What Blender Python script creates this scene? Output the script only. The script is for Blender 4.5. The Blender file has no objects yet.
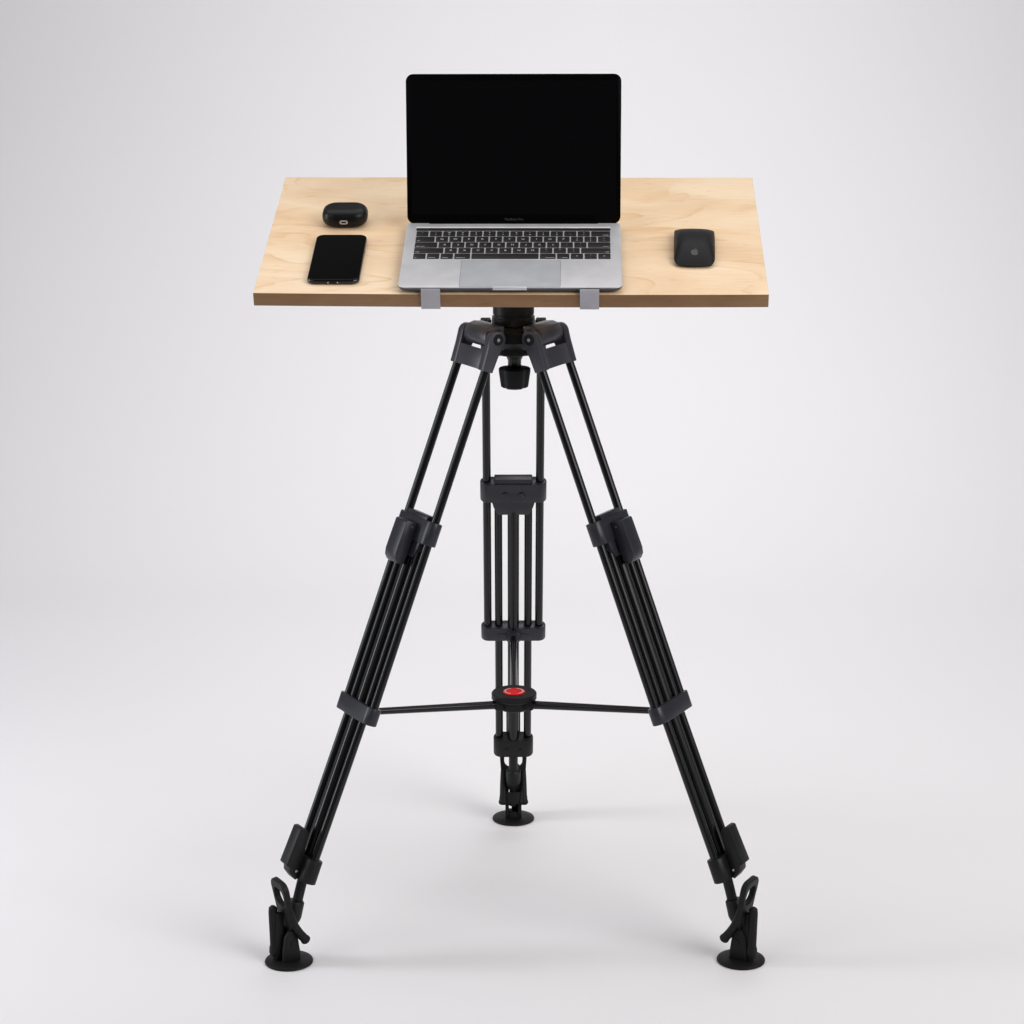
import bpy, bmesh, math, random
from mathutils import Vector, Matrix
random.seed(7)
PI = math.pi
R = math.radians
MM = 0.001
scene = bpy.context.scene
COL = scene.collection

# ------------------------------------------------------------------ materials
def new_mat(name):
    m = bpy.data.materials.new(name); m.use_nodes = True
    nt = m.node_tree
    return m, nt, nt.nodes['Principled BSDF']

def satin(name, col, rough=0.45, metal=0.0, spec=0.5, bump=0.0, scale=900.0, vary=0.08, coat=0.0):
    """Slightly uneven paint/plastic/metal: noise drives roughness, value and a fine bump."""
    m, nt, p = new_mat(name)
    N, L = nt.nodes, nt.links
    tc = N.new('ShaderNodeTexCoord')
    n1 = N.new('ShaderNodeTexNoise'); n1.inputs['Scale'].default_value = 35; n1.inputs['Detail'].default_value = 5
    L.new(tc.outputs['Object'], n1.inputs['Vector'])
    mr = N.new('ShaderNodeMapRange')
    mr.inputs['To Min'].default_value = max(0.02, rough - vary); mr.inputs['To Max'].default_value = rough + vary
    L.new(n1.outputs['Fac'], mr.inputs['Value']); L.new(mr.outputs['Result'], p.inputs['Roughness'])
    mc = N.new('ShaderNodeMixRGB'); mc.inputs['Color1'].default_value = (*[c * 0.85 for c in col], 1)
    mc.inputs['Color2'].default_value = (*[min(1, c * 1.12) for c in col], 1)
    L.new(n1.outputs['Fac'], mc.inputs['Fac']); L.new(mc.outputs['Color'], p.inputs['Base Color'])
    p.inputs['Metallic'].default_value = metal
    p.inputs['Specular IOR Level'].default_value = spec
    p.inputs['Coat Weight'].default_value = coat
    if bump:
        n2 = N.new('ShaderNodeTexNoise'); n2.inputs['Scale'].default_value = scale; n2.inputs['Detail'].default_value = 3
        L.new(tc.outputs['Object'], n2.inputs['Vector'])
        b = N.new('ShaderNodeBump'); b.inputs['Strength'].default_value = bump; b.inputs['Distance'].default_value = 0.0004
        L.new(n2.outputs['Fac'], b.inputs['Height']); L.new(b.outputs['Normal'], p.inputs['Normal'])
    return m

M_tube = satin('black_anodised_tube', (0.003, 0.003, 0.0034), 0.22, 0.0, 0.37, 0.0, 0, 0.03)
M_plastic = satin('black_moulded_plastic', (0.007, 0.007, 0.0075), 0.46, 0.0, 0.24, 0.12, 1500)
M_cast = satin('black_cast_aluminium', (0.043, 0.044, 0.058), 0.34, 0.0, 0.5, 0.12, 1500)
M_collar = satin('charcoal_clamp_plastic', (0.017, 0.0175, 0.024), 0.36, 0.0, 0.42, 0.1, 1500)
M_rubber = satin('black_rubber', (0.006, 0.006, 0.0064), 0.55, 0.0, 0.22, 0.2, 1200)
M_steel = satin('steel_pin', (0.75, 0.75, 0.76), 0.25, 1.0)
M_red = satin('red_plastic_button', (0.88, 0.012, 0.014), 0.4, 0, 0.2)
M_ring = satin('pale_red_print', (0.9, 0.50, 0.48), 0.5)
M_alu = satin('space_grey_aluminium', (0.60, 0.595, 0.61), 0.45, 0.35, 0.5, 0.03, 2500, 0.04)
M_alu_dark = satin('shade_darkened_aluminium', (0.07, 0.07, 0.073), 0.5, 0.3)  # darker copy of the aluminium, underside shade put into the colour
M_highlight = satin('painted_edge_highlight', (0.86, 0.84, 0.85), 0.35, 0.2)  # pale colour that paints the highlight behind the touch bar
M_trackpad = satin('trackpad_glass', (0.40, 0.407, 0.43), 0.5, 0.0, 0.2, 0, 0, 0.03)
M_key = satin('black_key', (0.020, 0.018, 0.019), 0.5, 0, 0.22, 0, 0, 0.05)
M_legend = satin('white_key_print', (0.68, 0.68, 0.68), 0.6)
M_glass = satin('black_display_glass', (0.0006, 0.0006, 0.001), 0.05, 0, 0.25, 0, 0, 0.01)
M_bezel = satin('black_display_bezel', (0.0016, 0.0017, 0.0016), 0.16, 0, 0.04, 0, 0, 0.02)
M_bezeltext = satin('grey_bezel_print', (0.05, 0.05, 0.05), 0.5)
M_phone = satin('black_phone_glass', (0.001, 0.001, 0.0011), 0.05, 0, 0.09, 0, 0, 0.01)
M_phoneframe = satin('dark_polished_phone_frame', (0.05, 0.05, 0.052), 0.16, 0.8, 0.5, 0, 0, 0.03)
M_case = satin('black_matt_case', (0.007, 0.007, 0.007), 0.34, 0, 0.18, 0.05, 2000, 0.03)
M_mouse = satin('black_mouse_shell', (0.010, 0.010, 0.0115), 0.45, 0, 0.16, 0, 0, 0.03)
M_mousebase = satin('dark_mouse_base', (0.02, 0.018, 0.016), 0.4, 0.4)
M_logo = satin('dark_grey_emblem', (0.06, 0.06, 0.064), 0.45, 0.0, 0.3)
M_clip = satin('grey_painted_clip', (0.39, 0.38, 0.415), 0.5, 0.1, 0.4, 0.05, 2000, 0.05)

def wood_material(name, edge=False):
    m, nt, p = new_mat(name)
    N, L = nt.nodes, nt.links
    tc = N.new('ShaderNodeTexCoord')
    def mapped(sx, sy, sz):
        mp = N.new('ShaderNodeMapping'); mp.inputs['Scale'].default_value = (sx, sy, sz)
        L.new(tc.outputs['Object'], mp.inputs['Vector']); return mp
    def noise(mp, scale, det, dist=0.0, rough=0.5):
        n = N.new('ShaderNodeTexNoise'); n.inputs['Scale'].default_value = scale
        n.inputs['Detail'].default_value = det; n.inputs['Distortion'].default_value = dist; n.inputs['Roughness'].default_value = rough
        L.new(mp.outputs[0], n.inputs['Vector']); return n
    def ramp(src, stops):
        r = N.new('ShaderNodeValToRGB'); e = r.color_ramp.elements
        e[0].position, e[0].color = stops[0][0], (*stops[0][1], 1)
        e[1].position, e[1].color = stops[-1][0], (*stops[-1][1], 1)
        for pos, c in stops[1:-1]:
            k = e.new(pos); k.color = (*c, 1)
        L.new(src, r.inputs['Fac']); return r
    def mul(a, b, fac):
        x = N.new('ShaderNodeMixRGB'); x.blend_type = 'MULTIPLY'; x.inputs['Fac'].default_value = fac
        L.new(a, x.inputs['Color1']); L.new(b, x.inputs['Color2']); return x
    if edge:
        lo, mid, hi = (0.19, 0.101, 0.045), (0.236, 0.128, 0.058), (0.28, 0.158, 0.075)  # darker copy of the birch: shade on the board edge painted in
    else:
        lo, mid, hi = (0.80, 0.565, 0.355), (0.86, 0.64, 0.42), (0.92, 0.735, 0.52)
    # soft figure stretched along the grain (x)
    fig = noise(mapped(1.6, 3.4, 3.4), 2.6, 5, 0.9, 0.5)
    base = ramp(fig.outputs['Fac'], [(0.30, lo), (0.47, mid), (0.66, hi)])
    # cathedral growth lines: contour lines of a stretched noise field
    fld = noise(mapped(0.8, 2.3, 2.3), 2.2, 4.5, 0.7, 0.42)
    mm = N.new('ShaderNodeMath'); mm.operation = 'MULTIPLY'; mm.inputs[1].default_value = 13.0
    L.new(fld.outputs['Fac'], mm.inputs[0])
    fr = N.new('ShaderNodeMath'); fr.operation = 'FRACT'; L.new(mm.outputs[0], fr.inputs[0])
    lines = ramp(fr.outputs[0], [(0.0, (0.82, 0.68, 0.50)), (0.06, (0.90, 0.81, 0.69)), (0.30, (1, 0.985, 0.96)), (0.955, (1, 1, 1)), (1.0, (0.82, 0.68, 0.50))])
    msk = noise(mapped(1.5, 4, 4), 4.0, 2)
    mskr = ramp(msk.outputs['Fac'], [(0.38, (0.0,) * 3), (0.62, (1,) * 3)])
    m1 = N.new('ShaderNodeMixRGB'); m1.blend_type = 'MULTIPLY'
    L.new(base.outputs['Color'], m1.inputs['Color1']); L.new(lines.outputs['Color'], m1.inputs['Color2'])
    mf = N.new('ShaderNodeMath'); mf.operation = 'MULTIPLY'; mf.inputs[1].default_value = 0.8 if not edge else 0.2
    L.new(mskr.outputs['Color'], mf.inputs[0]); L.new(mf.outputs[0], m1.inputs['Fac'])
    # fibres and flecks
    fib = noise(mapped(8, 130, 130), 3.0, 4, 0.2, 0.6)
    fibr = ramp(fib.outputs['Fac'], [(0.30, (0.84, 0.78, 0.71)), (0.62, (1, 1, 1))])
    m2 = mul(m1.outputs['Color'], fibr.outputs['Color'], 0.45)
    fle = noise(mapped(16, 60, 60), 2.4, 2, 0.4)
    fler = ramp(fle.outputs['Fac'], [(0.26, (0.80, 0.70, 0.62)), (0.36, (1, 1, 1))])
    m3 = mul(m2.outputs['Color'], fler.outputs['Color'], 0.5)
    L.new(m3.outputs['Color'], p.inputs['Base Color'])
    p.inputs['Roughness'].default_value = 0.42
    p.inputs['Specular IOR Level'].default_value = 0.4
    b = N.new('ShaderNodeBump'); b.inputs['Strength'].default_value = 0.06; b.inputs['Distance'].default_value = 0.0005
    L.new(fib.outputs['Fac'], b.inputs['Height']); L.new(b.outputs['Normal'], p.inputs['Normal'])
    return m
M_wood = wood_material('pale_birch_veneer')
M_edge = wood_material('shade_darkened_birch_edge', True)

def paper_material():
    m, nt, p = new_mat('white_paper_sweep')
    N, L = nt.nodes, nt.links
    tc = N.new('ShaderNodeTexCoord')
    n = N.new('ShaderNodeTexNoise'); n.inputs['Scale'].default_value = 1.3; n.inputs['Detail'].default_value = 3
    L.new(tc.outputs['Object'], n.inputs['Vector'])
    r = N.new('ShaderNodeValToRGB')
    r.color_ramp.elements[0].color = (0.78, 0.768, 0.778, 1); r.color_ramp.elements[1].color = (0.805, 0.793, 0.80, 1)
    L.new(n.outputs['Fac'], r.inputs['Fac']); L.new(r.outputs['Color'], p.inputs['Base Color'])
    p.inputs['Roughness'].default_value = 0.7; p.inputs['Specular IOR Level'].default_value = 0.15
    f = N.new('ShaderNodeTexNoise'); f.inputs['Scale'].default_value = 420; f.inputs['Detail'].default_value = 2
    L.new(tc.outputs['Object'], f.inputs['Vector'])
    b = N.new('ShaderNodeBump'); b.inputs['Strength'].default_value = 0.05; b.inputs['Distance'].default_value = 0.001
    L.new(f.outputs['Fac'], b.inputs['Height']); L.new(b.outputs['Normal'], p.inputs['Normal'])
    return m
M_paper = paper_material()

# ------------------------------------------------------------------ mesh helpers (all in mm)
def bm_new(): return bmesh.new()

def obj(name, bm, mat, parent=None, mats=None, sharp=35, recalc=True):
    if recalc: bmesh.ops.recalc_face_normals(bm, faces=bm.faces[:])
    bmesh.ops.scale(bm, vec=(MM, MM, MM), verts=bm.verts[:])
    me = bpy.data.meshes.new(name); bm.to_mesh(me); bm.free()
    for m in (mats or [mat]): me.materials.append(m)
    for p in me.polygons: p.use_smooth = True
    me.set_sharp_from_angle(angle=R(sharp))
    o = bpy.data.objects.new(name, me); COL.objects.link(o)
    if parent: o.parent = parent
    return o

def bevel_sharp(bm, geom_faces, off, seg=2, ang=30):
    edges = set()
    for f in geom_faces:
        for e in f.edges:
            if len(e.link_faces) == 2 and e.calc_face_angle(0) > R(ang): edges.add(e)
    if edges:
        bmesh.ops.bevel(bm, geom=list(edges), offset=off, segments=seg, affect='EDGES', profile=0.5, clamp_overlap=True)

def merge(bm, part):
    me = bpy.data.meshes.new('tmp'); part.to_mesh(me); part.free(); bm.from_mesh(me); bpy.data.meshes.remove(me)

def loft(bm, rings, cap=True):
    vs = [[bm.verts.new(p) for p in r] for r in rings]
    n = len(vs[0]); fs = []
    for a, b in zip(vs, vs[1:]):
        for i in range(n):
            fs.append(bm.faces.new((a[i], a[(i + 1) % n], b[(i + 1) % n], b[i])))
    if cap:
        fs.append(bm.faces.new(vs[0][::-1])); fs.append(bm.faces.new(vs[-1]))
    return fs

def prism(bm, pts, to3, w0, w1, bev=0.0, seg=2):
    """Polygon pts (a,b) extruded along the third axis from w0 to w1; to3(a,b,w) gives the point."""
    t = bmesh.new()
    fs = loft(t, [[to3(a, b, w0) for a, b in pts], [to3(a, b, w1) for a, b in pts]])
    bmesh.ops.recalc_face_normals(t, faces=t.faces[:])
    if bev: bevel_sharp(t, t.faces[:], bev, seg)
    merge(bm, t)

def box(bm, x0, x1, y0, y1, z0, z1, bev=0.0, seg=2):
    prism(bm, [(x0, y0), (x1, y0), (x1, y1), (x0, y1)], lambda a, b, w: Vector((a, b, w)), z0, z1, bev, seg)

def frame_of(d):
    d = Vector(d).normalized()
    a = Vector((0, 0, 1)) if abs(d.z) < 0.9 else Vector((1, 0, 0))
    x = d.cross(a).normalized(); y = d.cross(x).normalized()
    return x, y, d

def rod(bm, p, q, r0, r1=None, n=24, round_end=0.0):
    p, q = Vector(p), Vector(q); r1 = r0 if r1 is None else r1
    x, y, d = frame_of(q - p)
    prof = []
    if round_end:
        for k in range(4):
            a = k / 3 * PI / 2; prof.append((p + d * round_end * (1 - math.sin(a)), r0 - round_end * (1 - math.cos(PI / 2 - a)) if False else r0 - round_end * (1 - math.sin(a))))
        prof = [(p + d * round_end * (1 - math.cos(k / 3 * PI / 2)), r0 - round_end * (1 - math.sin(k / 3 * PI / 2))) for k in range(4)]
        prof += [(q - d * round_end * (1 - math.cos(k / 3 * PI / 2)), r1 - round_end * (1 - math.sin(k / 3 * PI / 2))) for k in range(3, -1, -1)]
    else: prof = [(p, r0), (q, r1)]
    loft(bm, [[c + (x * math.cos(2 * PI * i / n) + y * math.sin(2 * PI * i / n)) * r for i in range(n)] for c, r in prof])

def lathe(bm, prof, n=48, c=(0, 0)):
    """prof: (r, z) list, closed by caps."""
    loft(bm, [[Vector((c[0] + r * math.cos(2 * PI * i / n), c[1] + r * math.sin(2 * PI * i / n), z)) for i in range(n)] for r, z in prof])

def tube_path(bm, pts, r, n=12, flat=1.0):
    """Round bar swept through points; r is one radius or a list."""
    pts = [Vector(p) for p in pts]
    rs = r if isinstance(r, (list, tuple)) else [r] * len(pts)
    rings = []; up = None
    for i, p in enumerate(pts):
        d = (pts[min(i + 1, len(pts) - 1)] - pts[max(i - 1, 0)]).normalized()
        if up is None: x, y, _ = frame_of(d)
        else:
            x = (up - d * up.dot(d)).normalized(); y = d.cross(x).normalized()
        up = x
        rings.append([p + (x * math.cos(2 * PI * k / n) + y * math.sin(2 * PI * k / n) * flat) * rs[i] for k in range(n)])
    loft(bm, rings)

def smooth_path(pts, k=6):
    pts = [Vector(p) for p in pts]; out = []
    P = [pts[0]] + pts + [pts[-1]]
    for i in range(1, len(P) - 2):
        a, b, c, d = P[i - 1], P[i], P[i + 1], P[i + 2]
        for j in range(k):
            t = j / k
            out.append(0.5 * ((2 * b) + (c - a) * t + (2 * a - 5 * b + 4 * c - d) * t * t + (3 * b - a - 3 * c + d) * t ** 3))
    out.append(pts[-1]); return out

def rrect(w, h, r, cx=0, cy=0, n=8):
    """Rounded rectangle outline, w x h about (cx,cy)."""
    out = []
    r = min(r, w / 2 - 1e-3, h / 2 - 1e-3)
    for sx, sy, a0 in ((1, 1, 0), (-1, 1, 90), (-1, -1, 180), (1, -1, 270)):
        for k in range(n + 1):
            a = R(a0 + 90 * k / n)
            out.append((cx + sx * (w / 2 - r) + r * math.cos(a), cy + sy * (h / 2 - r) + r * math.sin(a)))
    return out

def rslab(bm, w, h, r, secs, cx=0, cy=0, n=8):
    """Rounded-rectangle body: secs = (inset, z) from bottom to top."""
    loft(bm, [[Vector((x, y, z)) for x, y in rrect(w - 2 * i, h - 2 * i, max(r - i, 0.3), cx, cy, n)] for i, z in secs])

def empty(name, parent=None):
    o = bpy.data.objects.new(name, None); COL.objects.link(o); o.empty_display_size = 0.05
    if parent: o.parent = parent
    return o

def tag(o, label, cat, group=None):
    o['label'] = label; o['category'] = cat
    if group: o['group'] = group
    return o

def text_bm(body, size, loc, bm, align='CENTER'):
    cu = bpy.data.curves.new('lettering', 'FONT'); cu.body = body; cu.size = size; cu.align_x = align; cu.align_y = 'CENTER'
    cu.fill_mode = 'FRONT'; cu.resolution_u = 3
    to = bpy.data.objects.new('lettering', cu); COL.objects.link(to)
    dg = bpy.context.evaluated_depsgraph_get(); dg.update()
    me = bpy.data.meshes.new_from_object(to.evaluated_get(dg))
    me.transform(Matrix.Translation(Vector(loc)))
    bm.from_mesh(me)
    bpy.data.objects.remove(to); bpy.data.curves.remove(cu); bpy.data.meshes.remove(me)

# ------------------------------------------------------------------ the setting: a seamless paper sweep
def build_backdrop():
    bm = bm_new()
    prof = [(-5200, 0), (-3000, 0), (-1500, 0), (0, 0), (900, 0), (1700, 0)]
    rad = 1300
    for k in range(1, 25):
        a = k / 24 * PI / 2
        prof.append((1700 + rad * math.sin(a), rad * (1 - math.cos(a))))
    prof += [(1700 + rad, 1700), (1700 + rad, 2050)]
    xs = [-2600 + 5200 * i / 20 for i in range(21)]
    grid = [[bm.verts.new((x, y, z)) for x in xs] for y, z in prof]
    for a, b in zip(grid, grid[1:]):
        for i in range(20): bm.faces.new((a[i], a[i + 1], b[i + 1], b[i]))
    o = obj('backdrop', bm, M_paper, sharp=180, recalc=False)
    o['kind'] = 'structure'
    return o
build_backdrop()

# ------------------------------------------------------------------ the tripod desk
TILT, TYAW = R(16.873), R(-0.611)
ex = Vector((math.cos(TYAW), math.sin(TYAW), 0)); hy = Vector((-math.sin(TYAW), math.cos(TYAW), 0))
ey = hy * math.cos(TILT) + Vector((0, 0, math.sin(TILT))); ez = ex.cross(ey)
TO = Vector((-1.013, -170.0, 967.895)) * MM
def table_matrix(u, v, w=0.0, yaw=0.0):
    o = TO + (ex * u + ey * v + ez * w) * MM
    m = Matrix((ex, ey, ez)).transposed().to_4x4(); m.translation = o
    return m @ Matrix.Rotation(yaw, 4, 'Z')

desk = tag(empty('tripod_desk'), 'black twin-tube tripod carrying a tilted pale wooden tabletop with grey clips', 'standing desk')
W2, DEP, TH = 349.7, 401.8, 19.2

def build_tabletop():
    bm = bm_new()
    n = 40
    front = [(-W2 + 2 * W2 * i / n, 0) for i in range(n + 1)]
    front = [(x, -3.0 * (1 - (x / W2) ** 2)) for x, _ in front]
    out = front + [(W2, DEP), (-W2, DEP)]
    prism(bm, out, lambda a, b, w: Vector((a, b, w)), -TH, 0, 0.7, 2)
    bmesh.ops.recalc_face_normals(bm, faces=bm.faces[:])
    for f in bm.faces:
        f.material_index = 0 if abs(f.normal.z) > 0.6 else 1
    top = obj('tabletop', bm, None, desk, [M_wood, M_edge])
    top.matrix_local = table_matrix(0, 0)
    top['label'] = 'pale birch board with shade painted into its edge'
    for cx in (-107.7, 107.6):
        b = bm_new()
        yf = -3.2 * (1 - (cx / W2) ** 2)
        prof = [(yf - 0.3, -20.8), (yf - 2.2, -20.8), (yf - 3.0, -20.0), (yf - 3.0, 0.0), (yf - 2.9, 3.0), (yf - 2.5, 5.5), (yf - 1.7, 7.4), (yf - 0.8, 8.6), (yf - 0.2, 8.9), (-3.1, 8.6),
                (-2.95, 0.7), (yf - 0.3, 0.5)]
        prism(b, prof, lambda a, c, w: Vector((w, a, c)), cx - 13, cx + 13, 0.3, 1)
        obj('laptop_stop', b, M_clip, top)
    return top
build_tabletop()

# head: bowl, casting with three arms, shaft
TRIYAW = R(1.409)
AZ = [R(a) + TRIYAW for a in (210, 330, 90)]
def build_head():
    bm = bm_new()
    # centre hub and lower rim
    lathe(bm, [(20, 858), (24, 860), (24, 896), (20, 898)], 48)
    for az in AZ:
        d = Vector((math.cos(az), math.sin(az), 0)); t = Vector((-d.y, d.x, 0))
        to3 = lambda a, b, w, d=d, t=t: d * a + t * w + Vector((0, 0, b))
        # arm between the yoke cheeks
        prism(bm, [(33, 902), (48, 903.5), (58, 900.5), (63.5, 893), (64.5, 884), (61, 874.5), (50, 872.5), (42, 869.5), (33, 868)], to3, -31, 31, 1.2, 2)
        # flank web from the hub
        prism(bm, [(40, 899), (47, 897), (48, 880), (44, 872), (40, 870)], to3, -38, -31.5, 2, 2)
        prism(bm, [(40, 899), (47, 897), (48, 880), (44, 872), (40, 870)], to3, 31.5, 38, 2, 2)
    h = obj('tripod_head', bm, M_cast, desk)
    b = bm_new()
    lathe(b, [(16, 853.5), (25.5, 855), (26.5, 857), (26.5, 865), (37.5, 873), (39.4, 875.5), (39.4, 889), (37, 893), (32, 897)], 12)
    obj('head_hub', b, M_plastic, h, sharp=25)
    b = bm_new()
    lathe(b, [(29, 898), (29.5, 900), (29.5, 908), (28.4, 909.5), (28.4, 912), (29.5, 913.5), (29.5, 946), (27, 949), (24, 960)], 56)
    obj('leveling_bowl', b, M_plastic, h)
    b = bm_new()
    lathe(b, [(9.2, 830), (9.6, 832), (9.6, 846), (11.5, 850), (14, 856)], 32)
    sh = obj('shaft', b, M_tube, h); sh.location.x = 0.0015
    # hinge bracket that carries the board
    b = bm_new()
    for s in (-1, 1):
        prism(b, [(-20, 944), (20, 944), (26, 1003.5), (-24, 988.5)], lambda a, c, w: Vector((w, a, c)), s * 16 - 4, s * 16 + 4, 1, 2)
    rod(b, (-26, 0, 966), (26, 0, 966), 7)
    obj('tilt_bracket', b, M_plastic, h)
    b = bm_new()
    box(b, -60, 60, 120, 240, -TH - 6.5, -TH - 0.4, 1.5)
    p = obj('mounting_plate', b, M_plastic, h)
    p.matrix_local = table_matrix(0, 0)
    # locking knob: fluted and slightly tapered
    b = bm_new()
    rings = []
    for r, z in ((4, 803.6), (17, 805.6), (19.6, 807.5), (22.9, 830.5), (22.9, 833.6), (21.8, 834.8), (11, 835.5)):
        ring = []
        for i in range(72):
            a = 2 * PI * i / 72
            fl = 1 - 0.20 * max(0.0, math.cos(3 * (a + R(90)) + PI)) ** 2 if r > 15 else 1
            ring.append(Vector((r * fl * math.cos(a), r * fl * math.sin(a), z)))
        rings.append(ring)
    loft(b, rings)
    kn = obj('locking_knob', b, M_rubber, desk)
    kn.location.x = 0.0015
build_head()

# spreader
def build_spreader():
    bm = bm_new()
    n = 72
    def ring(r, z, lobe):
        out = []
        for i in range(n):
            a = 2 * PI * i / n
            k = 1 + lobe * sum(max(0, math.cos(a - az)) ** 10 for az in AZ)
            out.append(Vector((r * k * math.cos(a), r * k * math.sin(a), z)))
        return out
    loft(bm, [ring(20, 320, 0), ring(22, 322, 0), ring(23, 334, 0.05), ring(31, 336, 0.03), ring(33.2, 337.5, 0.03), ring(33.2, 345, 0.03), ring(32.2, 346.2, 0.03)])
    for az in AZ:
        d = Vector((math.cos(az), math.sin(az), 0)); t = Vector((-d.y, d.x, 0))
        to3 = lambda a, b, w, d=d, t=t: d * a + t * w + Vector((0, 0, b))
        prism(bm, [(14, 323), (32, 323), (36, 327), (34, 336.5), (14, 337)], to3, -8, 8, 2, 2)
    hub = obj('spreader_hub', bm, M_plastic, desk)
    b = bm_new(); lathe(b, [(16.2, 346.0), (16.2, 347.0), (15.6, 347.5)], 48)
    obj('button', b, M_red, hub)
    b = bm_new()
    for a0, a1 in ((110, 250), (-60, 75)):       # broken pale ring printed near the rim
        va = []
        for k in range(25):
            a = R(a0 + (a1 - a0) * k / 24)
            va.append((b.verts.new((12.2 * math.cos(a), 12.2 * math.sin(a), 347.75)), b.verts.new((14.6 * math.cos(a), 14.6 * math.sin(a), 347.75))))
        for p, q in zip(va, va[1:]): b.faces.new((p[0], p[1], q[1], q[0]))
    obj('button_print', b, M_ring, hub)
    for az in AZ:
        d = Vector((math.cos(az), math.sin(az), 0))
        b = bm_new()
        p0 = d * 30 + Vector((0, 0, 331)); p1 = d * 238 + Vector((0, 0, 356))
        tube_path(b, [p0, p0.lerp(p1, 0.03), p0.lerp(p1, 0.06), p0.lerp(p1, 0.9), p1], [6.4, 6.3, 6.1, 5.0, 5.0], 20)
        obj('spreader_rod', b, M_tube, hub)
build_spreader()

# legs: local frame x = tangent, y = outward normal, z = distance down the leg
RT, HT, RA, HA = 55.0, 880.0, 368.8, 80.0
LEN = math.hypot(RA - RT, HT - HA)
AXR, AXZ = (RA - RT) / LEN, (HA - HT) / LEN
NR, NZ = -AXZ, AXR
def rz(rad, z, t=0.0):
    vr, vz = rad - RT, z - HT
    return Vector((t, vr * NR + vz * NZ, vr * AXR + vz * AXZ))
def leg_matrix(az):
    d = Vector((math.cos(az), math.sin(az), 0)); t = Vector((-d.y, d.x, 0))
    a = d * AXR + Vector((0, 0, AXZ)); nn = d * NR + Vector((0, 0, NZ))
    m = Matrix((t, nn, a)).transposed().to_4x4(); m.translation = (d * RT + Vector((0, 0, HT))) * MM
    return m
PADR = 376.5
L3 = lambda a, b, w: Vector((w, b, a))            # (along, normal, tangent)

def stadium_collar(bm, half, r_n, z0, z1, bev=1.2, n=10, cy=0.0):
    """Clamp body round the pair of tubes: a long rounded bar."""
    pts = []
    for s, a0 in ((1, -90), (-1, 90)):
        for k in range(n + 1):
            a = R(a0 + 180 * k / n); pts.append((s * (half - r_n) + r_n * math.cos(a), cy + r_n * math.sin(a)))
    rings = []
    for ins, z in ((bev, z0), (bev * 0.3, z0 + bev * 0.3), (0, z0 + bev), (0, z1 - bev), (bev * 0.3, z1 - bev * 0.3), (bev, z1)):
        rings.append([Vector((x * (half - ins) / half, cy + (y - cy) * (r_n - ins) / r_n, z)) for x, y in pts])
    loft(bm, rings)

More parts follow.
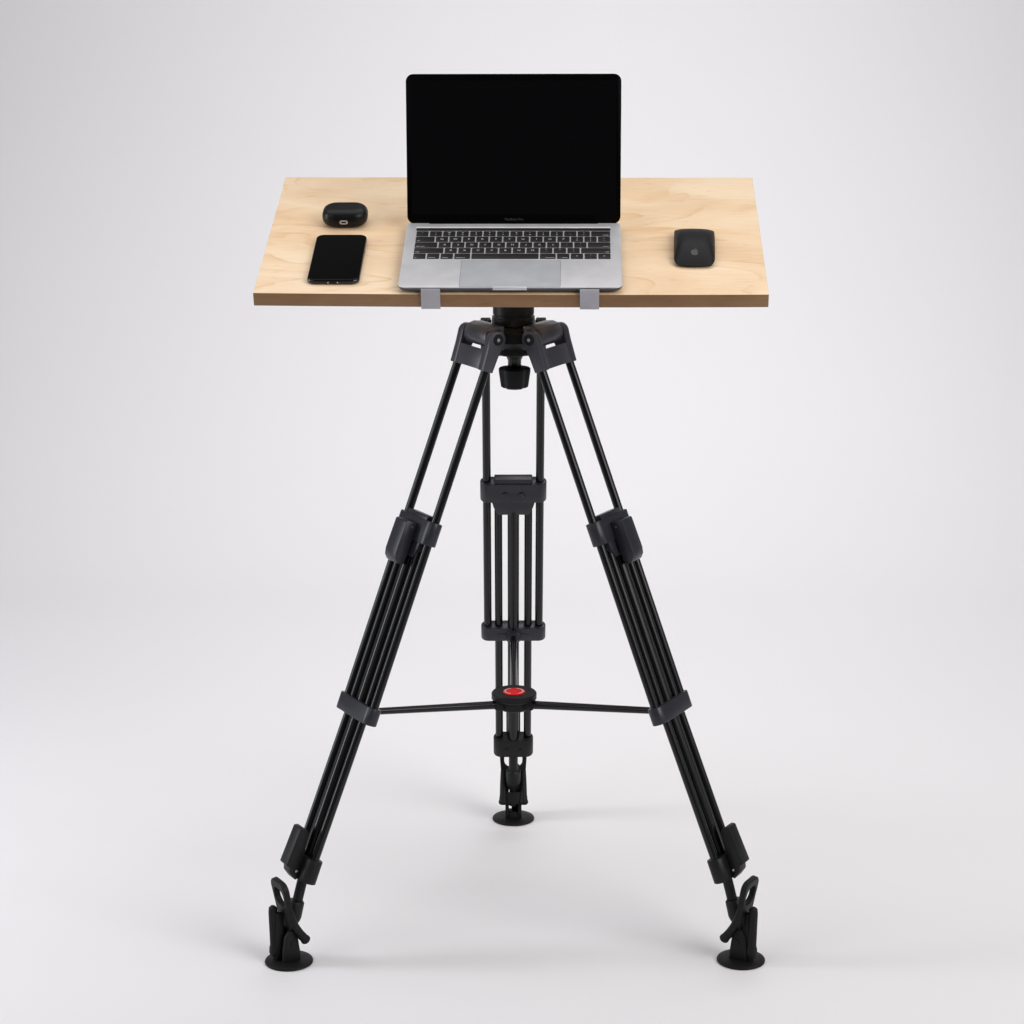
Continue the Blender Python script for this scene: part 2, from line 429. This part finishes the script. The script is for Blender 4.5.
def build_leg():
    bm = bm_new()                                   # the tubes themselves
    for s in (-1, 1):
        rod(bm, (s * 40.3, 0, 20), (s * 40.3, 0, 562), 6.2)
        tube_path(bm, [(s * 23.0, 0, 284), (s * 23.0, 0, 548), (s * 23.0, 0.2, 560), (s * 23.0, 4.5, 800)], 6.1, 24)
    tube_path(bm, [(0, -2.5, 318), (0, -2.5, 548), (0, -2.3, 560), (0, 1.0, 800), (0, 1.2, 812)], 9.0, 28)
    leg = obj('tripod_leg', bm, M_tube, desk)
    # yoke with two rounded cheeks and a crossbar
    b = bm_new()
    for s in (-1, 1):
        pr = []
        for k in range(11):
            a = R(90 + 180 * k / 10); pr.append((-7 + 12.5 * math.cos(a), 12.5 * math.sin(a)))
        pr += [(14, -9.5), (40, -8.5), (41, 8.5), (10, 10.5)]
        prism(b, pr, L3, s * 40.3 - 7.3, s * 40.3 + 7.3, 1.3, 2)
    prism(b, [(13, -9), (11.5, 10), (40.2, 8.3), (39.4, -8.2)], L3, -33, 33, 1.0, 2)
    yoke = obj('yoke', b, M_cast, leg)
    for s in (-1, 1):
        b = bm_new()
        rod(b, (s * 47.3, 0, -7), (s * 48.6, 0, -7), 8.2, 7.6, 32)
        bolt = obj('pivot_bolt', b, M_plastic, leg)
        b = bm_new()                                # hex socket: six short steel walls
        rod(b, (s * 47.4, 0, -7), (s * 48.9, 0, -7), 3.0, 2.8, 6)
        merge_into(bolt, b, M_steel)
    # upper clamp collar
    b = bm_new()
    stadium_collar(b, 50.5, 11.8, 265.5, 299)
    prism(b, [(259, -8.5), (259, 8), (268, 9.5), (268, -9.5)], L3, -29, 29, 1.6, 2)       # raised cover on the top face
    prism(b, [(-33, 0), (33, 0), (30, 12), (23, 25), (-23, 25), (-30, 12)], lambda a, c, w: Vector((a, w, 297 + c)), -11, 9.5, 1.0, 2)   # apron round the inner tubes
    for s in (-1, 1): rod(b, (s * 12.6, -11.0, 284), (s * 12.6, -15.5, 284), 4.8, 4.2, 20, 1.0)
    c1 = obj('upper_collar', b, M_collar, leg)
    b = bm_new()
    prism(b, [(274, 11.9), (275, 29.5), (277, 31), (322, 32.0), (331, 30), (337, 24.5), (338, 15), (330, 13), (300, 12.2)], L3, -16, 16, 1.0, 2)
    lv = obj('clamp_lever', b, M_collar, leg)
    b = bm_new(); rod(b, (-16.5, 19, 282), (16.5, 19, 282), 1.5, 1.5, 16); merge_into(lv, b, M_steel)
    # middle collar with the spreader lug
    b = bm_new()
    stadium_collar(b, 51, 11.3, 542, 567)
    prism(b, [(545, -10), (548, -19), (556, -22), (563, -19), (565, -10)], L3, -10, 10, 1.5, 2)
    for s in (-1, 1): prism(b, [(552, -10.9), (552, -12.3), (558, -12.3), (558, -10.9)], L3, s * 18 - 7, s * 18 + 7, 0.4, 1)
    obj('middle_collar', b, M_collar, leg)
    # lower collar and its upward lever
    b = bm_new()
    stadium_collar(b, 32.5, 12.5, 777, 812, cy=3.2)
    for s in (-1, 1): rod(b, (s * 11.5, -9.0, 796), (s * 11.5, -11.2, 796), 3.2, 2.6, 16)
    obj('lower_collar', b, M_plastic, leg)
    b = bm_new()
    prism(b, [(745, 19), (740, 24), (738, 30), (740, 35.5), (795, 39), (797, 36.5), (797, 32), (806, 29), (814, 18), (812, 15.0), (779, 15.9), (770, 18)], L3, -11.5, 11.5, 1.1, 2)
    lv2 = obj('clamp_lever', b, M_plastic, leg)
    b = bm_new(); rod(b, (-12.1, 20.5, 801), (12.1, 20.5, 801), 2.0, 1.9, 16); merge_into(lv2, b, M_steel)
    # foot: ankle rod with sleeve, block, disc
    b = bm_new()
    rod(b, Vector((0, 0.5, 806)), rz(363.0, 84), 7.4, 7.4, 24)
    tube_path(b, [rz(362.4, 93), rz(362.6, 92), rz(363.2, 90.5), rz(368.3, 70), rz(370.0, 64), rz(372, 55), rz(373.5, 46), rz(374.5, 34), rz(375, 26)],
              [9.5, 11.2, 12.3, 12.3, 11.0, 6.8, 6.2, 7.6, 7.6], 24)
    obj('ankle', b, M_plastic, leg)
    b = bm_new()
    rings = []
    for r, z in ((33.4, 0.0), (34.7, 0.8), (34.9, 2.2), (34.2, 3.6), (31, 5.0), (22, 6.4)):
        rings.append([rz(PADR + r * math.cos(2 * PI * i / 64), z, r * math.sin(2 * PI * i / 64)) for i in range(64)])
    loft(b, rings)
    F3 = lambda a, c, w: rz(PADR + a, c, w)
    for s in (-1, 1):
        prism(b, [(-13, 5), (15, 5), (14, 24), (11, 44), (5, 53), (-4, 53), (-9, 42), (-12, 22)], F3, s * 10.5 - 3.0, s * 10.5 + 3.0, 1.4, 2)
    rod(b, rz(PADR - 2, 33, -14.6), rz(PADR - 2, 33, 14.6), 4.2, 4.2, 20)
    prism(b, [(-12, 5), (11, 5), (9, 16), (-9, 16)], F3, -10, 10, 1.0, 2)
    obj('foot_pad', b, M_rubber, leg)
    # rubber keeper strap: chunky moulded loop on top, two arms past the ankle, joined by a web
    b = bm_new()
    c0 = Vector((4.5, 82.0)); sd = Vector((13.0, 70.0)).normalized(); sn = Vector((sd.y, -sd.x))
    def on_plate(t, q, h):
        p = c0 + sd * q + sn * h
        return rz(PADR + p.x, p.y, t)
    outer = rrect(46, 77, 12.5, 0, 9, 6); outer_in = rrect(43.5, 74.5, 11.5, 0, 9, 6)
    inner = rrect(30, 27, 10, 0, 22, 6); inner_out = rrect(32, 29, 11, 0, 22, 6)
    loops = [(outer, -3.2), (outer_in, -4.4), (inner_out, -4.4), (inner, -3.2), (inner, 3.2), (inner_out, 4.4), (outer_in, 4.4), (outer, 3.2)]
    def pinch(t, q): return t * (1.0 - 0.16 * min(1.0, max(0.0, (14 - q) / 30.0)))
    vs = [[b.verts.new(on_plate(pinch(t, q), q, h)) for t, q in lp] for lp, h in loops]
    for k in range(len(vs)):
        A, B2 = vs[k], vs[(k + 1) % len(vs)]
        for q in range(len(A)):
            b.faces.new((A[q], A[(q + 1) % len(A)], B2[(q + 1) % len(A)], B2[q]))
    for sg in (-1, 1):
        arm = smooth_path([rz(PADR + x, z, sg * w) for x, z, w in ((4, 84, 15.5), (-2, 64, 16.5), (-12, 47, 17.0), (-21, 34, 17.5))], 5)
        m = len(arm)
        tube_path(b, arm, [5.6 if q < m - 5 else 6.2 if q < m - 3 else 7.2 if q < m - 1 else 5.4 for q in range(m)], 14)
    prism(b, [(-21, 34), (-11, 52), (-6, 49), (-15, 32)], F3, -16, 16, 1.2, 2)        # lower web
    obj('keeper_strap', b, M_rubber, leg)
    b = bm_new()
    tube_path(b, [rz(PADR + 19, 11.0, -6), rz(PADR + 19, 12.5, -6), rz(PADR + 19.2, 18, -6), rz(PADR + 19.4, 26, -6), rz(PADR + 19.4, 29, -6), rz(PADR + 20.5, 80, -6), rz(PADR + 20.5, 86, -6), rz(PADR + 20.2, 89, -6)],
              [4.0, 6.6, 8.2, 7.6, 6.4, 6.6, 6.0, 3.2], 18)
    prism(b, [(8, 6), (20, 6), (20, 17), (6, 17)], F3, -11, 0, 1.2, 2)
    prism(b, [(6, 14), (20, 12), (20, 80), (8, 76)], F3, -10, 3, 1.2, 2)
    obj('strap_post', b, M_rubber, leg)
    return leg

def merge_into(o, bm, mat):
    """Add a small differently-finished piece to a part's own mesh."""
    bmesh.ops.recalc_face_normals(bm, faces=bm.faces[:])
    bmesh.ops.scale(bm, vec=(MM, MM, MM), verts=bm.verts[:])
    me = o.data; me.materials.append(mat); idx = len(me.materials) - 1
    for f in bm.faces: f.material_index = idx; f.smooth = True
    base = bmesh.new(); base.from_mesh(me)
    t = bpy.data.meshes.new('tmp'); bm.to_mesh(t); bm.free(); base.from_mesh(t); base.to_mesh(me); base.free(); bpy.data.meshes.remove(t)
    me.set_sharp_from_angle(angle=R(35))

leg = build_leg()
leg.matrix_local = leg_matrix(AZ[0])
for az in AZ[1:]:
    c = leg.copy(); COL.objects.link(c); c.parent = desk; c.matrix_local = leg_matrix(az)
    for ch in list(leg.children):
        k = ch.copy(); COL.objects.link(k); k.parent = c

# ------------------------------------------------------------------ laptop
def build_laptop():
    root = tag(empty('laptop'), 'open silver grey laptop with black screen standing in the middle of the board', 'laptop')
    root.matrix_world = table_matrix(0.11, -2.6, 0.35, R(0.298))
    bw, bd = 304.4, 215.0
    cy = bd / 2
    bm = bm_new()
    # tapered underside to flat top plate
    rslab(bm, bw, bd, 11, [(22, 1.2), (10, 1.5), (4, 3.0), (1.4, 5.4), (0.3, 7.6), (0.0, 9.2), (0.0, 10.0), (0.25, 10.4), (0.6, 10.5)], 0, cy, 10)
    bmesh.ops.recalc_face_normals(bm, faces=bm.faces[:])
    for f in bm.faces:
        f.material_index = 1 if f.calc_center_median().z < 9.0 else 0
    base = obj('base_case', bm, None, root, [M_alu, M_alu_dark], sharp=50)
    b = bm_new()
    for sx in (-110, 110):
        for y in (22, 190):
            b = bm_new(); lathe(b, [(7, 0.0), (7.6, 0.4), (7.6, 1.6)], 20, (sx, y)); obj('rubber_foot', b, M_rubber, base)
    # finger scoop at the front edge
    b = bm_new()
    prism(b, [(-0.15, 6.2), (-0.45, 7.4), (-0.35, 10.2), (0.6, 10.75), (3.0, 10.6), (3.0, 6.2)], lambda a, c, w: Vector((w, a, c)), -23.5, 22.5, 0.1, 1)
    obj('finger_scoop', b, M_alu, base)
    # keys on their aluminium web
    U = 275.6 / 14.5; X0 = -137.8
    rows = [(184.0, 165.3, [1] * 13 + [1.5]), (165.3, 146.2, [1.5] + [1] * 13), (146.2, 127.2, [1.75] + [1] * 11 + [1.75]),
            (127.2, 108.5, [2.25] + [1] * 10 + [2.25]), (108.5, 89.8, [1, 1, 1, 1.25, 5, 1.25, 1, 1, 1, 1])]
    leg_ = [list(zip('~!@#$%^&*()_+', '`1234567890-=')) + ['delete'],
            ['tab'] + list('QWERTYUIOP') + [('{', '['), ('}', ']'), ('|', '\\')],
            ['caps lock'] + list('ASDFGHJKL') + [(':', ';'), ('"', "'")] + ['return'],
            ['shift'] + list('ZXCVBNM') + [('<', ','), ('>', '.'), ('?', '/')] + ['shift'],
            ['fn', 'control', 'option', 'command', '', 'command', 'option', '<', '^', '>']]
    b = bm_new(); tb = bm_new()
    g = 1.0
    for (y1, y0, us), names in zip(rows, leg_):
        x = X0
        for u, nm in zip(us, names):
            x1 = x + u * U
            w, h = x1 - x - 2 * g, y1 - y0 - 1.6
            mx, my = (x + x1) / 2, (y0 + y1) / 2
            parts = [(mx, my, w, h)]
            if nm == '^': parts = [(mx, my + h / 4 + 0.2, w, h / 2 - 0.6), (mx, my - h / 4 - 0.2, w, h / 2 - 0.6)]
            for qx, qy, qw, qh in parts:
                rslab(b, qw, qh, 1.3, [(0, 10.45), (0, 10.85), (0.3, 11.05)], qx, qy, 3)
            zt = 11.09
            if isinstance(nm, tuple):
                text_bm(nm[0], 4.2, (mx, my + 3.3, zt), tb); text_bm(nm[1], 4.2, (mx, my - 3.3, zt), tb)
            elif nm == '^':
                text_bm('^', 3.2, (mx, my + h / 4 - 0.5, zt), tb); text_bm('v', 2.6, (mx, my - h / 4, zt), tb)
            elif len(nm) == 1: text_bm(nm, 5.8, (mx, my + 0.3, zt), tb)
            elif nm:
                lft = mx < 0
                text_bm(nm, 3.2, (x + 3 if lft else x1 - 3, y0 + 4.4, zt), tb, 'LEFT' if lft else 'RIGHT')
            x = x1
    kb = obj('keyboard', b, M_key, base)
    obj('key_print', tb, M_legend, base, recalc=False)
    b = bm_new()
    rslab(b, 275.2, 9.0, 1.0, [(0, 10.45), (0, 10.8), (0.2, 10.95)], -0.1, 189.6, 3)
    obj('touch_bar', b, M_key, base)
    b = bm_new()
    prism(b, [(194.9, 10.4), (194.9, 10.9), (196.9, 11.25), (199.2, 10.85), (199.2, 10.4)], lambda a, c, w: Vector((w, a, c)), -137.9, 137.7, 0.1, 1)  # added bright strip standing in for the glint along the keyboard recess
    obj('keyboard_highlight_strip', b, M_highlight, base)
    b = bm_new()
    rslab(b, 136.6, 85.0, 2.0, [(0, 10.42), (0, 10.56), (0.15, 10.62)], -0.6, 43.4, 4)
    obj('trackpad', b, M_trackpad, base)
    b = bm_new()
    rslab(b, 137.4, 85.8, 2.2, [(0, 10.4), (0, 10.53)], -0.6, 43.4, 4)
    obj('trackpad_gap', b, M_alu_dark, base)
    b = bm_new()
    rod(b, (-120.5, 213.6, 8.4), (119.8, 213.6, 8.4), 3.3, 3.3, 24)
    box(b, -120.5, 119.8, 209.5, 214.6, 4, 10.6, 0.3, 1)
    obj('hinge', b, M_bezel, base)
    # lid, local frame: x across, y up the panel, z out of the screen
    LID = R(108.41)
    up = Vector((0, -math.cos(LID), math.sin(LID)))
    nz = Vector((1, 0, 0)).cross(up)               # screen normal, towards the user
    m = Matrix((Vector((1, 0, 0)), up, nz)).transposed().to_4x4(); m.translation = Vector((0, 211.8, 10.5)) * MM
    lid = bm_new()
    rslab(lid, 304.1, 210.4, 10.5, [(6, -4.9), (2, -4.5), (0.4, -3.6), (0, -2.4), (0, -0.5), (0.35, -0.1), (0.8, 0.0)], 0, 104.6, 10)
    bmesh.ops.recalc_face_normals(lid, faces=lid.faces[:])
    for f in lid.faces:
        f.material_index = 1 if f.calc_center_median().z > -2.6 else 0
    lo = obj('screen_lid', lid, None, root, [M_alu, M_bezel], sharp=50); lo.matrix_local = m
    b = bm_new()
    rslab(b, 302.2, 208.6, 9.6, [(0, -0.2), (0, 0.12), (0.3, 0.3)], 0, 104.6, 10)
    obj('screen_bezel', b, M_bezel, lo)
    b = bm_new()
    rslab(b, 290.0, 188.0, 1.0, [(0, 0.2), (0, 0.34)], 0, 106.6, 3)
    obj('display', b, M_glass, lo)
    b = bm_new(); text_bm('MacBook Pro', 4.8, (0.3, 5.6, 0.42), b)
    obj('bezel_lettering', b, M_bezeltext, lo, recalc=False)
    b = bm_new(); lathe(b, [(1.3, 0.25), (1.3, 0.4)], 20, (0, 204.2))
    obj('camera_lens', b, M_glass, lo)
build_laptop()

# ------------------------------------------------------------------ phone
def build_phone():
    root = tag(empty('smartphone'), 'black smartphone lying screen up on the board below the earbud case', 'phone')
    root.matrix_world = table_matrix(-243.4, 101.3, 0.0, R(0.2))
    w, l = 72.4, 152.0
    bm = bm_new()
    prof = [(3.2, 0.0), (1.6, 0.5), (0.5, 1.7), (0.0, 3.2), (0.0, 4.6), (0.5, 6.1), (1.3, 7.0)]
    rslab(bm, w, l, 11.5, prof, 0, 0, 10)
    body = obj('phone_body', bm, M_phoneframe, root, sharp=60)
    b = bm_new()
    rslab(b, w - 1.6, l - 1.6, 10.7, [(0.0, 6.4), (0.0, 6.9), (0.6, 7.4), (1.6, 7.65), (2.6, 7.7)], 0, 0, 10)
    obj('screen_glass', b, M_phone, root, sharp=60)
    b = bm_new()
    box(b, -4.2, 4.2, -l / 2 - 0.08, -l / 2 + 2, 2.6, 5.0, 0.5, 2)
    obj('charging_port', b, M_glass, body)
    b = bm_new()
    for s in (-1, 1):
        rod(b, (s * 6.5, -l / 2 - 0.12, 3.8), (s * 6.5, -l / 2 + 1, 3.8), 0.8, 0.8, 14)
    obj('screw', b, M_steel, body)
    b = bm_new()
    for s in (-1, 1):
        b = bm_new()
        for k in range(5): rod(b, (s * (11 + k * 2.6), -l / 2 - 0.06, 3.8), (s * (11 + k * 2.6), -l / 2 + 1, 3.8), 0.7, 0.7, 12)
        obj('speaker_grille', b, M_glass, body)
    b = bm_new()
    box(b, w / 2 - 1, w / 2 + 0.35, 18, 28, 2.8, 4.8, 0.3, 2)
    obj('side_button', b, M_phoneframe, body)
build_phone()

# ------------------------------------------------------------------ earbud case
def build_case():
    root = tag(empty('earbud_case'), 'small rounded black earbud case lying behind the smartphone', 'earbud case')
    root.matrix_world = table_matrix(-244.2, 234.0, 0.0, R(1.0))
    W, D, H = 65.5, 49.5, 25.5
    def body(bm, y0, y1, grow=0.0):
        rings = []; n = 22
        for k in range(n + 1):
            ph = -PI / 2 + PI * k / n
            c = max(math.cos(ph), 0) ** 0.72; s = math.copysign(abs(math.sin(ph)) ** 0.86, math.sin(ph))
            ins = (1 - c) * 15.5
            z = H / 2 + s * H / 2
            rr = rrect(W - 2 * ins, D - 2 * ins, max(20.5 - ins * 0.95, 2), 0, 0, 10)
            rings.append([Vector((x, y, z)) for x, y in rr])
        loft(bm, rings)
        if y0 is not None or y1 is not None:
            cut = y0 if y0 is not None else y1
            res = bmesh.ops.bisect_plane(bm, geom=bm.verts[:] + bm.edges[:] + bm.faces[:], plane_co=(0, cut, 0), plane_no=(0, 1, 0), clear_outer=y1 is not None, clear_inner=y0 is not None)
            ed = [e for e in bm.edges if len(e.link_faces) == 1]
            bmesh.ops.holes_fill(bm, edges=ed)
    b = bm_new(); body(b, None, 8.6); base = obj('case_body', b, M_case, root, sharp=60)
    b = bm_new(); body(b, 9.1, None); obj('case_lid', b, M_case, root, sharp=60)
    # port on the front face
    n = 40
    def oval(w, h, y):
        return [Vector((x, y, 11.6 + z)) for x, z in rrect(w, h, h / 2, -0.6, 0, 9)]
    b = bm_new()
    yf = -D / 2 - 0.05
    outer, inner = oval(12.0, 6.0, yf - 0.35), oval(7.4, 2.4, yf - 0.35)
    o2, i2 = oval(12.2, 6.2, yf + 3.5), oval(7.4, 2.4, yf + 2.5)
    vo, vi, vo2, vi2 = [[b.verts.new(p) for p in r] for r in (outer, inner, o2, i2)]
    for i in range(len(vo)):
        j = (i + 1) % len(vo)
        b.faces.new((vo[i], vo[j], vi[j], vi[i])); b.faces.new((vo[i], vo2[i], vo2[j], vo[j])); b.faces.new((vi[i], vi[j], vi2[j], vi2[i]))
    obj('port_ring', b, M_clip_bright, base)
    b = bm_new()
    loft(b, [oval(7.3, 2.3, yf + 0.1), oval(7.3, 2.3, yf + 2)])
    obj('charging_port', b, M_glass, base)
M_clip_bright = satin('brushed_steel_ring', (0.50, 0.47, 0.45), 0.4, 0.3)
build_case()

# ------------------------------------------------------------------ mouse
def build_mouse():
    root = tag(empty('computer_mouse'), 'low black computer mouse with grey emblem on the right of the board', 'mouse')
    root.matrix_world = table_matrix(253.8, 139.0, 0.0, R(-1.8))
    L, W = 116.0, 57.5
    def half(t):            # half width along t in [-1,1], -1 = front (towards the viewer)
        return W / 2 * (1 - 0.03 * t * t)
    def top(t):
        e = 4.6 if t < 0 else 8.5
        return e + (21.6 - e) * max(0, 1 - abs(t) ** 2.25)
    def endcurve(u): return 1 - 0.055 * u * u   # bowed ends
    nt_, nu = 40, 28
    def surf(t, u):
        tt = t * endcurve(u)
        # rounded corners in plan
        h = half(t)
        c = 1 - max(0, (-t - 0.74 if t < 0 else t - 0.94)) ** 2 * (2.6 if t < 0 else 6.0)
        x = u * h * c
        y = tt * L / 2
        z = 3.4 + (top(t) - 3.4) * (1 - abs(u) ** 4.6 * (0.66 - 0.3 * max(0, t)))
        return Vector((x, y, z))
    b = bm_new()
    g = [[b.verts.new(surf(-1 + 2 * i / nt_, -1 + 2 * j / nu)) for j in range(nu + 1)] for i in range(nt_ + 1)]
    for i in range(nt_):
        for j in range(nu): b.faces.new((g[i][j], g[i][j + 1], g[i + 1][j + 1], g[i + 1][j]))
    rim = [g[0][j] for j in range(nu + 1)] + [g[i][nu] for i in range(1, nt_ + 1)] + [g[nt_][j] for j in range(nu - 1, -1, -1)] + [g[i][0] for i in range(nt_ - 1, 0, -1)]
    low = [b.verts.new((v.co.x * 0.985, v.co.y * 0.99, v.co.z - 1.0)) for v in rim]
    for i in range(len(rim)):
        j = (i + 1) % len(rim); b.faces.new((rim[i], low[i], low[j], rim[j]))
    b.faces.new(low)
    obj('mouse_shell', b, M_mouse, root, sharp=70)
    rimco = None
    b = bm_new()
    outl = [surf(-1, -1 + 2 * j / nu) for j in range(nu + 1)] + [surf(-1 + 2 * i / nt_, 1) for i in range(1, nt_ + 1)] + [surf(1, 1 - 2 * j / nu) for j in range(1, nu + 1)] + [surf(1 - 2 * i / nt_, -1) for i in range(1, nt_)]
    loft(b, [[Vector((p.x * s, p.y * s, z if z is not None else p.z - 0.95)) for p in outl] for s, z in ((0.80, 0.6), (0.90, 1.0), (0.955, 1.9), (0.975, None))])
    bs = obj('mouse_base', b, M_mousebase, root, sharp=60)
    b = bm_new()
    for s in (-1, 1): box(b, s * 17 - 2, s * 17 + 2, -46, 46, 0.0, 0.9, 0.3, 1)
    obj('glide_strip', b, M_rubber, root)
    # fruit-shaped emblem with a bite and a leaf, on the shell near its front end
    b = bm_new()
    cy0 = -37.0
    body = []
    for k in range(64):
        a = 2 * PI * k / 64
        r = 1.0 - 0.13 * math.exp(-((((a - PI / 2 + PI) % (2 * PI)) - PI) / 0.33) ** 2) - 0.09 * math.exp(-((((a + PI / 2 + PI) % (2 * PI)) - PI) / 0.26) ** 2)
        x, y = 5.2 * r * math.cos(a) * (1.0 + 0.05 * math.sin(a)), 5.6 * r * math.sin(a)
        bx, by, br = 6.6, 0.9, 2.9
        dd = math.hypot(x - bx, y - by)
        if dd < br: x, y = bx + (x - bx) / dd * br, by + (y - by) / dd * br
        body.append((x, y))
    leaf = []
    for k in range(17): t = k / 16; leaf.append((0.3 + 2.4 * t, 5.9 + 3.1 * t + 0.9 * math.sin(PI * t)))
    for k in range(15, 0, -1): t = k / 16; leaf.append((0.3 + 2.4 * t + 0.4 * math.sin(PI * t), 5.9 + 3.1 * t - 0.9 * math.sin(PI * t)))
    def on_shell(x, y):
        Y = y + cy0; t = Y / (L / 2); u = x / half(t)
        t = t / endcurve(u)
        p = surf(t, u); return Vector((x, Y, p.z + 0.12))
    for pl in (body, leaf):
        t = bmesh.new(); vs = [t.verts.new(on_shell(x, y)) for x, y in pl]; f = t.faces.new(vs)
        if f.normal.z < 0: f.normal_flip()
        bmesh.ops.triangulate(t, faces=t.faces[:]); merge(b, t)
    obj('emblem', b, M_logo, root, recalc=False)
build_mouse()

# ------------------------------------------------------------------ camera
cam = bpy.data.cameras.new('camera'); co = bpy.data.objects.new('camera', cam); COL.objects.link(co); scene.camera = co
F, CX, CY, CZ, PIT, YAW, ROL, PH = 2412.9, 70.923, -3413.036, 1465.379, R(13.888), R(-1.309), R(-0.119), -3.071
fwd = Vector((math.sin(YAW) * math.cos(PIT), math.cos(YAW) * math.cos(PIT), -math.sin(PIT)))
rt = Vector((math.cos(YAW), -math.sin(YAW), 0)); u = rt.cross(fwd)
r2 = rt * math.cos(ROL) + u * math.sin(ROL); u2 = -rt * math.sin(ROL) + u * math.cos(ROL)
m = Matrix((r2, u2, -fwd)).transposed().to_4x4(); m.translation = Vector((CX, CY, CZ)) * MM
co.matrix_world = m
cam.sensor_width = 36; cam.lens = F / 1024 * 36; cam.shift_x = -PH / 1024
cam.clip_start = 0.05; cam.clip_end = 100

# ------------------------------------------------------------------ light: studio softboxes and added front fill lamps
def softbox(name, loc, target, sx, sy, power, col=(1, 1, 1), spread=180):
    l = bpy.data.lights.new(name, 'AREA'); l.shape = 'RECTANGLE'; l.size = sx; l.size_y = sy; l.energy = power; l.color = col; l.spread = R(spread)
    o = bpy.data.objects.new(name, l); COL.objects.link(o); o.location = loc
    o.rotation_euler = (Vector(target) - Vector(loc)).to_track_quat('-Z', 'Y').to_euler()
    return o
softbox('overhead_softbox', (0.05, 0.2, 3.05), (0.05, 0.1, 0.4), 4.2, 2.4, 46, (1, 0.985, 0.97))
softbox('front_left_fill', (-2.9, -2.6, 2.6), (0.1, -0.2, 0.1), 2.8, 2.4, 7, (0.97, 0.97, 1), 90)  # added fill lamp, lightens the floor under the table
softbox('front_right_fill', (2.9, -2.6, 2.6), (-0.1, -0.2, 0.1), 2.8, 2.4, 31, (1, 0.985, 0.98), 90)  # added fill from the other side, softens the tabletop's floor shadow
softbox('left_softbox', (-2.4, -0.15, 1.2), (0, 0, 0.6), 0.5, 2.0, 29.5, (0.92, 0.94, 1))
softbox('right_softbox', (2.4, -0.3, 1.2), (0, 0, 0.6), 0.7, 2.0, 5, (0.93, 0.95, 1))
softbox('backdrop_light', (0.3, 1.45, 3.0), (0.3, 2.5, 0.3), 1.2, 0.5, 15.0, (0.98, 0.97, 1), 120)

w = bpy.data.worlds.new('World'); scene.world = w; w.use_nodes = True
bg = w.node_tree.nodes['Background']; bg.inputs['Color'].default_value = (0.95, 0.95, 1, 1); bg.inputs['Strength'].default_value = 0.125
scene.view_settings.view_transform = 'Standard'; scene.view_settings.look = 'None'; scene.view_settings.exposure = 0; scene.view_settings.gamma = 1
scene.render.engine = 'CYCLES'
scene.cycles.max_bounces = 8
scene.cycles.use_denoising = True
